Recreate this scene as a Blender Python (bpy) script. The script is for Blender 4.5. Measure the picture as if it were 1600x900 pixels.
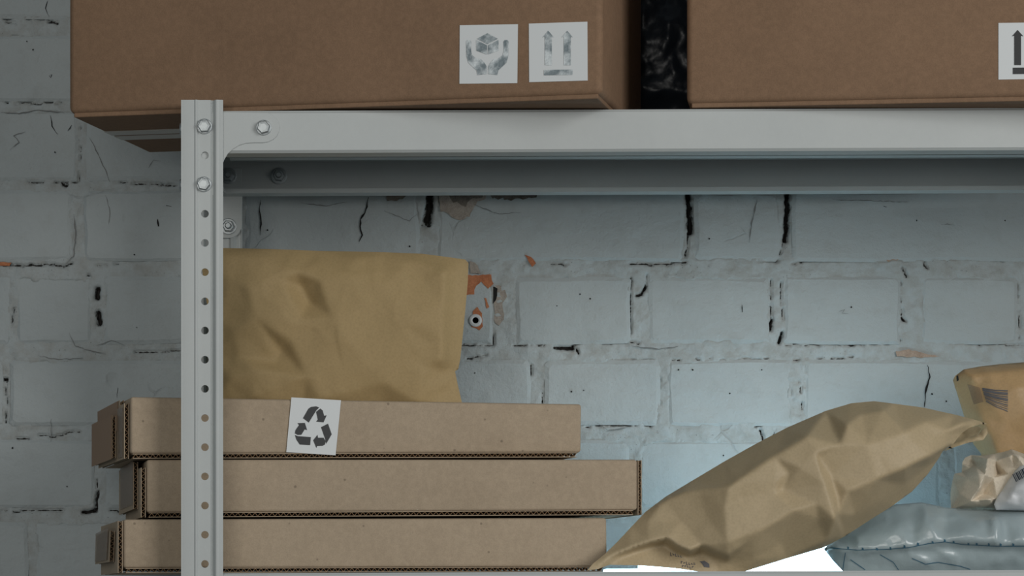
import bpy, bmesh, math, random
import numpy as np
from mathutils import Vector, Matrix
from mathutils.bvhtree import BVHTree
from mathutils.geometry import delaunay_2d_cdt

for o in list(bpy.data.objects): bpy.data.objects.remove(o)
scene = bpy.context.scene
COL = scene.collection
random.seed(7); RNG = np.random.default_rng(11)

# ------------------------------------------------------------------ camera, world, lights, exposure
F, CX, CY, ZC = 4914.0, 650.0, 940.0, 1.2      # focal length and principal point in 1600x900 pixels, eye height
cam_d = bpy.data.cameras.new('camera'); cam = bpy.data.objects.new('camera', cam_d); COL.objects.link(cam)
cam.location = (0, 0, ZC); cam.rotation_euler = (math.pi/2, 0, 0)
cam_d.sensor_width = 36; cam_d.lens = F/1600*36
cam_d.shift_x = (800-CX)/1600; cam_d.shift_y = (CY-450)/1600
cam_d.clip_start = .05; cam_d.clip_end = 50
scene.camera = cam

world = bpy.data.worlds.new('world'); scene.world = world; world.use_nodes = True
wb = world.node_tree.nodes['Background']
wb.inputs[0].default_value = (.80, .93, 1.0, 1); wb.inputs[1].default_value = .12

def area(name, loc, target, size, energy, color, size_y=None):
    d = bpy.data.lights.new(name, 'AREA'); d.energy = energy; d.color = color
    d.shape = 'RECTANGLE'; d.size = size; d.size_y = size_y or size
    o = bpy.data.objects.new(name, d); COL.objects.link(o); o.location = loc
    o.rotation_euler = (Vector(target)-Vector(loc)).to_track_quat('-Z', 'Y').to_euler()
    return o
area('window_daylight', (1.95, .55, 2.0), (.15, 2.85, 1.35), 1.2, 38, (1.0, .985, .96), 1.5)
area('room_daylight', (-.75, -1.1, 1.85), (.0, 2.85, 1.3), 1.8, 32, (1.0, .965, .91), 1.3)

scene.view_settings.view_transform = 'Standard'; scene.view_settings.look = 'None'
scene.view_settings.gamma = 1; scene.view_settings.use_curve_mapping = False
scene.view_settings.exposure = 0.0

# ------------------------------------------------------------------ helpers
def P(px, py, Y): return Vector(((px-CX)*Y/F, Y, ZC-(py-CY)*Y/F))
def XP(px, Y): return (px-CX)*Y/F
def ZP(py, Y): return ZC-(py-CY)*Y/F

MATX = {}
def tag(o, label=None, cat=None, group=None, kind=None):
    if label: o['label'] = label
    if cat: o['category'] = cat
    if group: o['group'] = group
    if kind: o['kind'] = kind
    return o
def thing(name, label, cat, loc=(0,0,0), rotz=0, group=None):
    o = bpy.data.objects.new(name, None); COL.objects.link(o)
    o.location = loc; o.rotation_euler = (0, 0, rotz); o.empty_display_size = .03
    MATX[o] = Matrix.Translation(loc) @ Matrix.Rotation(rotz, 4, 'Z')
    return tag(o, label, cat, group)

class MB:
    def __init__(s): s.v = []; s.f = []
    def add(s, vs, fs):
        n = len(s.v); s.v += [Vector(v) for v in vs]; s.f += [tuple(i+n for i in f) for f in fs]
    def hexa(s, b, t):      # b, t: four bottom and four top corners, same order
        s.add(list(b)+list(t), [(3,2,1,0),(4,5,6,7),(0,1,5,4),(1,2,6,5),(2,3,7,6),(3,0,4,7)])
    def box(s, x0, x1, y0, y1, z0, z1):
        s.hexa([(x0,y0,z0),(x1,y0,z0),(x1,y1,z0),(x0,y1,z0)], [(x0,y0,z1),(x1,y0,z1),(x1,y1,z1),(x0,y1,z1)])
    def prism(s, poly, vec):   # poly: 3d points, extruded by vec
        n = len(poly); vec = Vector(vec); a = [Vector(p) for p in poly]
        s.add(a+[p+vec for p in a], [tuple(range(n))[::-1], tuple(range(n, 2*n))]+[(i,(i+1)%n,(i+1)%n+n,i+n) for i in range(n)])
    def ribbon(s, poly, vec):  # open polyline swept by vec
        n = len(poly); vec = Vector(vec); a = [Vector(p) for p in poly]
        s.add(a+[p+vec for p in a], [(i,i+1,i+1+n,i+n) for i in range(n-1)])
    def profile(s, pts, thick, vec):   # open 2-normal profile given thickness (pts in plane perpendicular to vec)
        vec = Vector(vec); w = vec.normalized(); a = [Vector(p) for p in pts]; n = len(a); b = []
        for i, p in enumerate(a):
            t0 = (a[i]-a[i-1]).normalized() if i else (a[1]-a[0]).normalized()
            t1 = (a[i+1]-a[i]).normalized() if i < n-1 else t0
            n0 = w.cross(t0); n1 = w.cross(t1); m = (n0+n1).normalized()
            b.append(p+m*thick/max(.4, m.dot(n0)))
        s.prism(a+b[::-1], vec) if False else s._strip(a, b, vec)
    def _strip(s, a, b, vec):
        n = len(a); vs = a+b+[p+vec for p in a]+[p+vec for p in b]; fs = []
        for i in range(n-1):
            fs += [(i,i+1,2*n+i+1,2*n+i),(n+i+1,n+i,3*n+i,3*n+i+1),(i+1,i,n+i,n+i+1),(2*n+i,2*n+i+1,3*n+i+1,3*n+i)]
        fs += [(0,2*n,3*n,n),(n-1,2*n-1,4*n-1,3*n-1)]
        s.add(vs, fs)
    def lathe(s, c, axis, prof, seg=20, rot=0):   # prof: (radius, height along axis)
        axis = Vector(axis).normalized(); c = Vector(c)
        u = axis.orthogonal().normalized(); w = axis.cross(u); vs = []; n = len(prof)
        for k in range(seg):
            a = 2*math.pi*k/seg+rot
            for r, h in prof: vs.append(c+axis*h+(u*math.cos(a)+w*math.sin(a))*r)
        fs = [(k*n+i, ((k+1)%seg)*n+i, ((k+1)%seg)*n+i+1, k*n+i+1) for k in range(seg) for i in range(n-1)]
        fs.append(tuple(k*n+n-1 for k in range(seg))); fs.append(tuple(k*n for k in range(seg))[::-1])
        s.add(vs, fs)
    def build(s, name, mat, parent=None, bevel=0, seg=2, smooth=None, kind=None, label=None, local=False):
        me = bpy.data.meshes.new(name)
        inv = None
        if parent is not None and not local:
            inv = MATX[parent].inverted()
        me.from_pydata([tuple(inv @ v) if inv else tuple(v) for v in s.v], [], s.f)
        bm = bmesh.new(); bm.from_mesh(me)
        if bevel:
            bmesh.ops.bevel(bm, geom=[e for e in bm.edges if len(e.link_faces)==2 and e.calc_face_angle(0) > .6], offset=bevel, segments=seg, profile=.5, affect='EDGES', clamp_overlap=True)
        bmesh.ops.recalc_face_normals(bm, faces=bm.faces); bm.to_mesh(me); bm.free()
        if smooth is not None:
            me.shade_smooth(); me.set_sharp_from_angle(angle=smooth)
        return link(name, me, mat, parent, kind, label)
def link(name, me, mat, parent=None, kind=None, label=None):
    o = bpy.data.objects.new(name, me); COL.objects.link(o); me.materials.append(mat)
    if parent is not None:
        o.parent = parent; MATX[o] = MATX[parent]
    else: MATX[o] = Matrix.Identity(4)
    return tag(o, label, None, None, kind)

def vnoise(x, y, seed=0, octaves=4, gain=.5):     # value noise, roughly -1..1
    r = np.random.default_rng(seed); out = np.zeros_like(x, dtype=float); amp = 1; tot = 0
    for o in range(octaves):
        t = r.random((64, 64))*2-1
        xi = np.floor(x).astype(int); yi = np.floor(y).astype(int); fx = x-xi; fy = y-yi
        fx = fx*fx*fx*(fx*(fx*6-15)+10); fy = fy*fy*fy*(fy*(fy*6-15)+10)
        g = lambda a, b: t[a & 63, b & 63]
        out += amp*((g(xi,yi)*(1-fx)+g(xi+1,yi)*fx)*(1-fy)+(g(xi,yi+1)*(1-fx)+g(xi+1,yi+1)*fx)*fy)
        tot += amp; amp *= gain; x = x*2.03+13.7; y = y*2.03+7.1
    return out/tot

# ------------------------------------------------------------------ materials
def nodes(name):
    m = bpy.data.materials.new(name); m.use_nodes = True; t = m.node_tree
    return m, t, t.nodes['Principled BSDF']
def N(t, kind, **kw):
    n = t.nodes.new(kind)
    for k, v in kw.items():
        if k in n.inputs: n.inputs[k].default_value = v
        else: setattr(n, k, v)
    return n
def mixc(t, fac, a, b, blend='MIX'):
    n = t.nodes.new('ShaderNodeMix'); n.data_type = 'RGBA'; n.blend_type = blend
    for i, v in ((0, fac), (6, a), (7, b)):
        if hasattr(v, 'links') or isinstance(v, bpy.types.NodeSocket): t.links.new(v, n.inputs[i])
        elif i == 0: n.inputs[0].default_value = v
        else: n.inputs[i].default_value = (*v, 1) if len(v) == 3 else v
    return n.outputs[2]
def ramp(t, src, p0, p1, v0=0., v1=1.):
    n = t.nodes.new('ShaderNodeMapRange'); n.inputs[1].default_value = p0; n.inputs[2].default_value = p1
    n.inputs[3].default_value = v0; n.inputs[4].default_value = v1; t.links.new(src, n.inputs[0]); return n.outputs[0]
def math_(t, op, a, b=None):
    n = t.nodes.new('ShaderNodeMath'); n.operation = op
    for i, v in enumerate((a, b)):
        if v is None: continue
        if isinstance(v, bpy.types.NodeSocket): t.links.new(v, n.inputs[i])
        else: n.inputs[i].default_value = v
    return n.outputs[0]
def coords(t, scale=(1,1,1)):
    tc = t.nodes.new('ShaderNodeNewGeometry'); mp = t.nodes.new('ShaderNodeMapping'); mp.inputs[3].default_value = scale
    t.links.new(tc.outputs['Position'], mp.inputs[0]); return mp.outputs[0]
def noise(t, vec, scale, detail=4, rough=.55):
    n = t.nodes.new('ShaderNodeTexNoise'); n.inputs['Scale'].default_value = scale; n.inputs['Detail'].default_value = detail
    n.inputs['Roughness'].default_value = rough; t.links.new(vec, n.inputs['Vector']); return n.outputs[0]
def bump(t, bsdf, h, strength, dist):
    b = t.nodes.new('ShaderNodeBump'); b.inputs['Strength'].default_value = strength; b.inputs['Distance'].default_value = dist
    t.links.new(h, b.inputs['Height']); t.links.new(b.outputs[0], bsdf.inputs['Normal'])

def mat_plain(name, col, rough=.6, metal=0, spec=.5):
    m, t, b = nodes(name); b.inputs['Base Color'].default_value = (*col, 1); b.inputs['Roughness'].default_value = rough
    b.inputs['Metallic'].default_value = metal; b.inputs['Specular IOR Level'].default_value = spec
    return m
def mat_board(name, c0, c1, rough=.75, grain=1.0, spots=0.0, bumpd=.0004, stretch=(1,1,1)):
    m, t, b = nodes(name); v = coords(t, stretch)
    n1 = noise(t, v, 14, 4); n2 = noise(t, v, 900, 2); n3 = noise(t, v, 190, 3)
    col = mixc(t, ramp(t, n1, .35, .65), c0, c1)
    col = mixc(t, ramp(t, n2, .35, .7, 0, .35*grain), col, tuple(x*.55 for x in c0))
    col = mixc(t, ramp(t, n3, .4, .7, 0, .22*grain), col, tuple(min(1, x*1.5) for x in c1))
    if spots:
        vo = t.nodes.new('ShaderNodeTexVoronoi'); vo.inputs['Scale'].default_value = 55; t.links.new(v, vo.inputs['Vector'])
        sp = ramp(t, vo.outputs['Distance'], .05, .08, spots, 0)
        col = mixc(t, sp, col, tuple(x*.25 for x in c0))
    t.links.new(col, b.inputs['Base Color']); b.inputs['Roughness'].default_value = rough
    b.inputs['Specular IOR Level'].default_value = .25
    bump(t, b, math_(t, 'ADD', n2, n3), .35, bumpd)
    return m

def mat_wall():
    m, t, b = nodes('white_painted_masonry'); v = coords(t)
    big = noise(t, v, 5, 3); med = noise(t, v, 38, 5, .6); fine = noise(t, v, 330, 4, .65)
    base = mixc(t, ramp(t, big, .3, .7), (.412, .458, .468), (.472, .515, .52))
    base = mixc(t, ramp(t, med, .52, .75, 0, .35), base, (.34, .355, .345))
    # hairline cracks of the old paint
    wv = t.nodes.new('ShaderNodeMix'); wv.data_type = 'VECTOR'; wv.inputs[0].default_value = .02
    nz = t.nodes.new('ShaderNodeTexNoise'); nz.inputs['Scale'].default_value = 30; t.links.new(v, nz.inputs['Vector'])
    t.links.new(v, wv.inputs[4]); t.links.new(nz.outputs['Color'], wv.inputs[5])
    vo = t.nodes.new('ShaderNodeTexVoronoi'); vo.feature = 'DISTANCE_TO_EDGE'; vo.inputs['Scale'].default_value = 16
    t.links.new(wv.outputs[1], vo.inputs['Vector'])
    mask = ramp(t, noise(t, v, 11, 3), .62, .72)
    hair = math_(t, 'MULTIPLY', ramp(t, vo.outputs['Distance'], .006, .018, 1, 0), mask)
    base = mixc(t, math_(t, 'MULTIPLY', hair, .28), base, (.16, .155, .15))
    # specks
    v2 = t.nodes.new('ShaderNodeTexVoronoi'); v2.inputs['Scale'].default_value = 34; t.links.new(v, v2.inputs['Vector'])
    sel = ramp(t, v2.outputs['Color'], .80, .82)
    sep = math_(t, 'MULTIPLY', ramp(t, v2.outputs['Distance'], .03, .055, 1, 0), sel)
    base = mixc(t, math_(t, 'MULTIPLY', sep, .8), base, (.10, .10, .10))
    # dirt that sits in the joints, and open gaps
    aj = t.nodes.new('ShaderNodeAttribute'); aj.attribute_name = 'joint'
    dj = math_(t, 'MULTIPLY', aj.outputs['Fac'], ramp(t, noise(t, v, 60, 6, .7), .42, .68, 0, .55))
    base = mixc(t, dj, base, (.31, .30, .27))
    sp = math_(t, 'MULTIPLY', aj.outputs['Fac'], ramp(t, noise(t, v, 420, 3, .7), .64, .70, 0, .75))
    base = mixc(t, math_(t, 'MULTIPLY', sp, ramp(t, noise(t, v, 26, 3), .48, .6)), base, (.08, .075, .07))
    ac = t.nodes.new('ShaderNodeAttribute'); ac.attribute_name = 'crack'
    cr = math_(t, 'ADD', ac.outputs['Fac'], ramp(t, noise(t, v, 240, 4, .7), .2, .8, -.32, .32))
    base = mixc(t, ramp(t, cr, .42, .62), base, (.020, .018, .016))
    t.links.new(base, b.inputs['Base Color']); b.inputs['Roughness'].default_value = .62
    b.inputs['Specular IOR Level'].default_value = .3
    wide = noise(t, coords(t, (1, 1, 1.7)), 15, 3, .5)
    h = math_(t, 'ADD', math_(t, 'MULTIPLY', med, 1.0), math_(t, 'MULTIPLY', fine, .30))
    h = math_(t, 'ADD', h, math_(t, 'MULTIPLY', wide, 2.2))
    h = math_(t, 'SUBTRACT', h, math_(t, 'MULTIPLY', hair, .5))
    bump(t, b, h, .7, .0034)
    return m

def mat_kraft(name, c0, c1, rough=.55, gloss=.35):
    m, t, b = nodes(name); v = coords(t)
    n1 = noise(t, v, 12, 4); n2 = noise(t, v, 500, 2); n3 = noise(t, v, 60, 5)
    col = mixc(t, ramp(t, n1, .3, .7), c0, c1); col = mixc(t, ramp(t, n2, .4, .75, 0, .25), col, tuple(x*.6 for x in c0))
    t.links.new(col, b.inputs['Base Color']); b.inputs['Roughness'].default_value = rough; b.inputs['Specular IOR Level'].default_value = gloss
    bump(t, b, math_(t, 'ADD', n3, math_(t, 'MULTIPLY', n2, .15)), .35, .0012)
    return m
def mat_poly(name, col, rough, spec=.5, bs=70, bd=.002, coat=0):
    m, t, b = nodes(name); v = coords(t); n = noise(t, v, bs, 4, .6)
    b.inputs['Base Color'].default_value = (*col, 1); b.inputs['Roughness'].default_value = rough
    b.inputs['Specular IOR Level'].default_value = spec; b.inputs['Coat Weight'].default_value = coat
    bump(t, b, n, .5, bd); return m
def mat_tape(name, col, alpha, rough=.22):
    m, t, b = nodes(name); b.inputs['Base Color'].default_value = (*col, 1); b.inputs['Roughness'].default_value = rough
    b.inputs['Alpha'].default_value = alpha; n = noise(t, coords(t), 120, 3); bump(t, b, n, .4, .0008); return m
def mat_silver():
    m, t, b = nodes('silver_foil'); v = coords(t); n = noise(t, v, 95, 3, .55)
    col = mixc(t, ramp(t, n, .38, .6), (.16, .20, .22), (.52, .57, .59))
    t.links.new(col, b.inputs['Base Color']); b.inputs['Metallic'].default_value = .25; b.inputs['Roughness'].default_value = .45
    bump(t, b, n, .5, .002); return m

M = dict(
    wall=mat_wall(),
    steel=mat_board('grey_powder_coat', (.475, .505, .503), (.50, .53, .527), .40, .12, 0, .00008),
    zinc=mat_plain('zinc_plating', (.38, .41, .42), .42, .8),
    upbox=mat_board('brown_cardboard', (.215, .134, .082), (.245, .153, .094), .8, .8, 0, .0004),
    board=mat_board('pale_cardboard', (.375, .297, .212), (.42, .335, .242), .8, .7, .5, .0004),
    flute=mat_board('cardboard_edge', (.27, .17, .09), (.33, .21, .12), .9, .6),
    kraft=mat_kraft('kraft_paper', (.37, .272, .134), (.415, .305, .155), .6, .2),
    kraft2=mat_kraft('kraft_bubble_mailer', (.435, .345, .212), (.485, .385, .242), .5, .3),
    kraft3=mat_kraft('kraft_parcel_paper', (.42, .28, .14), (.47, .315, .16), .45, .35),
    cream=mat_kraft('cream_packing_paper', (.60, .52, .40), (.70, .62, .50), .6, .3),
    poly=mat_poly('grey_poly_film', (.335, .405, .425), .27, .5, 55, .0016, .25),
    white_poly=mat_poly('white_poly_film', (.66, .68, .70), .3, .5, 60, .002),
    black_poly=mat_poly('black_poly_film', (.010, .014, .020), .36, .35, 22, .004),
    sticker=mat_plain('sticker_paper', (.66, .69, .70), .55),
    ink=mat_plain('black_ink', (.018, .02, .022), .5),
    blue_ink=mat_plain('teal_ink', (.04, .13, .20), .4),
    bar_ink=mat_plain('grey_ink', (.10, .10, .11), .5),
    navy=mat_plain('navy_ink', (.03, .045, .08), .5),
    silver=mat_silver(),
    tape=mat_tape('clear_packing_tape', (.30, .215, .15), .45, .3),
    tape_brown=mat_tape('brown_packing_tape', (.29, .175, .10), .95, .6),
    tape_pale=mat_tape('pale_packing_tape', (.50, .49, .46), .95, .35),
    redbrick=mat_board('bare_red_brick', (.42, .14, .065), (.55, .24, .12), .9, 1.4),
    fadedbrick=mat_board('faded_red_brick', (.40, .29, .22), (.46, .36, .29), .9, 1.2),
    mortar=mat_board('bare_mortar', (.33, .29, .25), (.42, .37, .32), .95, 1.3, 0, .002),
    soot=mat_board('dark_bare_mortar', (.10, .09, .075), (.22, .19, .16), .95, 1.3, 0, .002),
    faint=mat_plain('hairline_crack', (.20, .205, .20), .9),
    gap=mat_plain('open_gap', (.012, .011, .010), .95),
    plug=mat_plain('plastic_plug', (.62, .64, .64), .45),
    floor=mat_board('concrete', (.12, .117, .113), (.15, .147, .143), .7, .6),
)
def mat_led():
    m, t, b = nodes('led_diffuser'); b.inputs['Base Color'].default_value = (.8, .8, .8, 1)
    b.inputs['Emission Color'].default_value = (.52, .83, 1.0, 1); b.inputs['Emission Strength'].default_value = 6.0
    return m
M['led'] = mat_led()

# ------------------------------------------------------------------ the wall: painted bricks and mortar
YW = 3.08
W = lambda px, py, dy=0.: P(px, py, YW)+Vector((0, dy, 0))
px_m = F/YW                       # pixels per metre on the wall
# bricks of each course (pixel edges on the wall plane); courses top to bottom
rows = [(-72, 30), (55, 158), (172, 282), (298, 408), (433, 537), (563, 665), (688, 794), (816, 921)]
cols = {
    0: [(-230, -70), (-50, 118), (136, 540), (560, 742), (762, 1150), (1170, 1560), (1578, 1760)],
    1: [(-60, 330), (350, 745), (765, 930), (950, 1340), (1360, 1740)],
    2: [(-262, 122), (136, 522), (542, 730), (750, 1135), (1155, 1540), (1560, 1740)],
    3: [(-140, 112), (132, 370), (384, 655), (684, 1068), (1085, 1218), (1238, 1625), (1645, 1835)],
    4: [(-160, 14), (26, 143), (163, 352), (372, 575), (595, 770), (806, 985), (1012, 1202), (1226, 1407), (1440, 1590), (1610, 1790)],
    5: [(-175, 4), (16, 290), (310, 500), (520, 829), (850, 1031), (1044, 1236), (1256, 1640), (1660, 1840)],
    6: [(-240, 148), (165, 365), (385, 570), (590, 775), (795, 982), (1000, 1260), (1280, 1470), (1490, 1680)],
    7: [(-130, 44), (58, 440), (460, 640), (660, 850), (870, 1250), (1270, 1460), (1480, 1860)],
}
wall = None
def wall_back():
    global wall
    fine = .0016
    x0, x1 = XP(-25, YW), XP(1625, YW); z0, z1 = ZP(925, YW), ZP(-15, YW)
    xs = np.concatenate([np.arange(-1.6, x0-.02, .08), np.arange(x0, x1, fine), np.arange(x1+.02, 2.1, .08)])
    zs = np.concatenate([np.arange(0, z0-.02, .08), np.arange(z0, z1, fine), np.arange(z1+.02, 2.45, .08)])
    X, Z = np.meshgrid(xs, zs)
    px = X*px_m+CX; py = CY-(Z-ZC)*px_m
    inside = (X > x0-.01) & (X < x1+.01) & (Z > z0-.01) & (Z < z1+.01)
    y = YW+.0020-.0022*vnoise(X*34, Z*34, 3, 4)-.0012*vnoise(X*150, Z*150, 5, 3, .6)
    sd = np.full_like(X, -1e3)
    for r, (y0, y1) in enumerate(rows):
        for a, b_ in cols[r]:
            sd = np.maximum(sd, np.minimum(np.minimum(px-a, b_-px), np.minimum(py-y0, y1-py)))
    y -= .0012
    k = np.clip((sd+1.2*vnoise(px/14, py/14, 8, 3)*5-3)/9, 0, 1)
    y = y+.007*k*k*(3-2*k)
    y = np.where(inside, y, YW+.004)
    crack = np.zeros_like(X)
    wob = 2.2*vnoise(px/9, py/9, 21, 3); wob2 = 2.2*vnoise(px/9, py/9, 22, 3)
    qx, qy = px+wob, py+wob2
    for pts, w in CRACKS:
        for (ax, ay), (bx, by) in zip(pts[:-1], pts[1:]):
            lo = (qx > min(ax,bx)-w-4) & (qx < max(ax,bx)+w+4) & (qy > min(ay,by)-w-4) & (qy < max(ay,by)+w+4)
            ii = np.nonzero(lo)
            dx, dy = bx-ax, by-ay; L2 = dx*dx+dy*dy+1e-6
            tt = np.clip(((qx[ii]-ax)*dx+(qy[ii]-ay)*dy)/L2, 0, 1)
            d = np.hypot(qx[ii]-ax-tt*dx, qy[ii]-ay-tt*dy)
            ws = w*(.72 if w < 8 else .68); pk = min(1., .70+.04*w)
            crack[ii] = np.maximum(crack[ii], pk*np.clip(1-.5*d/(ws*.5), 0, 1))
    y += .011*np.clip((crack-.3)/.5, 0, 1)
    ny, nx = X.shape
    me = bpy.data.meshes.new('wall_back')
    co = np.stack([X, y, Z], -1).reshape(-1, 3).astype(np.float32)
    idx = np.arange(nx*ny).reshape(ny, nx)
    q = np.stack([idx[:-1,:-1], idx[:-1,1:], idx[1:,1:], idx[1:,:-1]], -1).reshape(-1, 4)
    me.vertices.add(len(co)); me.vertices.foreach_set('co', co.ravel())
    me.loops.add(q.size); me.loops.foreach_set('vertex_index', q.ravel().astype(np.int32))
    me.polygons.add(len(q)); me.polygons.foreach_set('loop_start', np.arange(0, q.size, 4, dtype=np.int32))
    me.update(calc_edges=True); me.shade_smooth()
    a = me.attributes.new('crack', 'FLOAT', 'POINT'); a.data.foreach_set('value', crack.ravel().astype(np.float32))
    a = me.attributes.new('joint', 'FLOAT', 'POINT'); a.data.foreach_set('value', np.ones(nx*ny, np.float32))
    wall = link('wall_back', me, M['wall'], None, 'structure'); return wall

def rough_rect(x0, x1, y0, y1, r, j, nside=4):   # irregular rounded rectangle, 16 points
    pts = []
    for (cx, cy, a0) in ((x1-r, y0+r, -90), (x1-r, y1-r, 0), (x0+r, y1-r, 90), (x0+r, y0+r, 180)):
        for k in range(2):
            a = math.radians(a0+90*k); pts.append((cx+r*math.cos(a), cy+r*math.sin(a)))
    out = []
    for i, p in enumerate(pts):
        q = pts[(i+1)%len(pts)]; out.append(p)
        if i % 2 == 1:
            for s in (.33, .67): out.append((p[0]+(q[0]-p[0])*s, p[1]+(q[1]-p[1])*s))
    return [(x+random.uniform(-j, j), y+random.uniform(-j, j)) for x, y in out]
def brick(x0, x1, y0, y1, dy=None):
    dy = random.uniform(-.0012, .0004) if dy is None else dy
    o = rough_rect(x0, x1, y0, y1, random.uniform(2, 6), 1.6); n = len(o)
    cx, cy = (x0+x1)/2, (y0+y1)/2; tx = random.uniform(-1, 1)*.0006; ty = random.uniform(-1, 1)*.0006
    e = random.uniform(4, 7); vs = []
    for x, y in o:
        xi = x-math.copysign(min(e, abs(x-cx)), x-cx) ; yi = y-math.copysign(min(e, abs(y-cy)), y-cy)
        vs.append(W(xi, yi, dy+tx*(x-cx)/(x1-x0)+ty*(y-cy)/(y1-y0)))
    for x, y in o: vs.append(W(x, y, dy+.0016))
    for x, y in o: vs.append(W(x, y, .014))
    b = MB(); b.add(vs, [tuple(range(n))]+[(i, (i+1)%n, (i+1)%n+n, i+n) for i in range(n)]+[(i+n, (i+1)%n+n, (i+1)%n+2*n, i+2*n) for i in range(n)])
    return b.build('brick', M['wall'], wall)

CRACKS = [  # open gaps and dark joints on the wall (pixel polylines, width)
    ([(1076,300),(1078,340),(1079,362)],13), ([(1076,362),(1074,386),(1071,402)],3.5), ([(1231,300),(1230,350),(1227,376)],12), ([(1226,376),(1219,398)],3),
    ([(672,300),(671,330),(668,346)],17), ([(660,352),(672,353)],4),
    ([(985,412),(1030,413),(1072,409)],4), ([(860,411),(885,413)],3),
    ([(1240,412),(1262,407),(1300,407),(1340,405),(1385,406)],4), ([(1555,405),(1600,404)],4), ([(1385,406),(1430,405)],3), ([(1180,407),(1222,408)],3.5),
    ([(1226,538),(1300,538),(1385,538),(1408,531)],3.2), ([(1205,438),(1204,470),(1206,515)],3), ([(1206,500),(1204,515)],6), ([(1222,520),(1218,534)],7), ([(1220,440),(1223,500)],2.6),
    ([(1056,527),(1080,527)],3.5), ([(1148,527),(1200,528)],4), ([(1408,440),(1410,500)],2.8), ([(1408,496),(1416,502)],4),
    ([(1445,505),(1462,522),(1478,533),(1530,537),(1600,539)],2.6), ([(1590,440),(1594,530)],2.2),
    ([(865,542),(885,544),(900,538),(915,530),(925,528),(935,532)],4.5), ([(866,543),(895,544)],7), ([(901,510),(902,538)],3), ([(900,545),(904,552)],5),
    ([(1010,448),(1003,458),(995,461)],6), ([(1012,430),(1010,448)],3), ([(986,436),(986,522)],2.2), ([(985,436),(987,440)],5),
    ([(940,535),(1000,536)],2.4), ([(800,540),(850,540)],2.4), ([(700,539),(770,540)],3.5), ([(772,520),(772,540)],3),
    ([(0,412),(20,413),(35,416),(50,413),(75,413),(100,416),(112,412)],4.2), ([(150,413),(185,413)],2), ([(175,436),(195,439)],3.5),
    ([(152,452),(152,464)],12), ([(155,489),(155,505)],12), ([(163,506),(168,505)],4), ([(137,430),(139,433)],5),
    ([(20,480),(18,500),(21,520)],3), ([(210,549),(240,549),(280,547)],3.4),
    ([(5,595),(10,592),(9,640),(8,660)],3), ([(5,593),(9,594)],6), ([(60,680),(85,682),(105,676),(125,674)],3.5), ([(25,686),(45,685)],4.5),
    ([(-20,799),(20,799),(60,797),(100,797)],3.6), ([(140,800),(150,795),(152,770)],6), ([(130,800),(150,799)],7), ([(170,797),(195,800)],4), ([(152,770),(150,750)],3),
    ([(0,28),(30,30),(60,29),(95,28)],2.5), ([(75,34),(90,35)],5), ([(10,34),(24,35)],3.5), ([(0,160),(40,160),(95,160)],2.2), ([(40,160),(65,161)],3.5), ([(20,55),(28,57)],3.5),
    ([(125,200),(126,240),(123,282)],2.6), ([(45,284),(90,285),(122,283)],2.2), ([(98,288),(103,291)],6), ([(12,276),(22,278)],5), ([(188,285),(210,287),(240,287),(278,288)],3), ([(245,288),(265,288)],4),
    ([(847,615),(848,630)],3), ([(890,667),(1000,664)],1.8), ([(1008,665),(1018,665)],4.5), ([(1180,665),(1190,664)],5), ([(1187,672),(1195,690)],5), ([(1195,690),(1210,680),(1214,668)],2.6), ([(1250,595),(1254,640)],2.2), ([(1236,610),(1237,625)],3),
    ([(830,570),(832,590)],2.5), ([(1032,590),(1026,620),(1036,640)],2), ([(1240,562),(1300,560),(1340,559)],2.2), ([(870,568),(900,567)],2), ([(950,565),(1030,562)],2.2), ([(1050,562),(1210,561)],2.2),
    ([(405,300),(408,325)],5), ([(730,560),(760,556)],3), ([(1410,418),(1418,432)],4), ([(1445,410),(1450,420)],4),
]
wall_back()
BRICKS_BVH = []
for r, (y0, y1) in enumerate(rows):
    for (a, b) in cols[r]:
        brick(a, b, y0, y1)
# the rest of the wall, in a plain bond, outside the photograph
pitch = 127.5
def plain_row(y0, y1, a, b, shift):
    x = a+shift
    while x < b:
        brick(x, min(x+380, b), y0, y1, 0); x += 400
for r, (y0, y1) in enumerate(rows):
    plain_row(y0, y1, -1850, cols[r][0][0]-18, 0); plain_row(y0, y1, cols[r][-1][1]+18, 2900, 0)
for k in range(1, 7): plain_row(-72-pitch*k, 30-pitch*k, -1850, 2900, 200*(k % 2))
for k in range(1, 15): plain_row(816+pitch*k, 919+pitch*k, -1850, 2900, 200*(k % 2))

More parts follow.
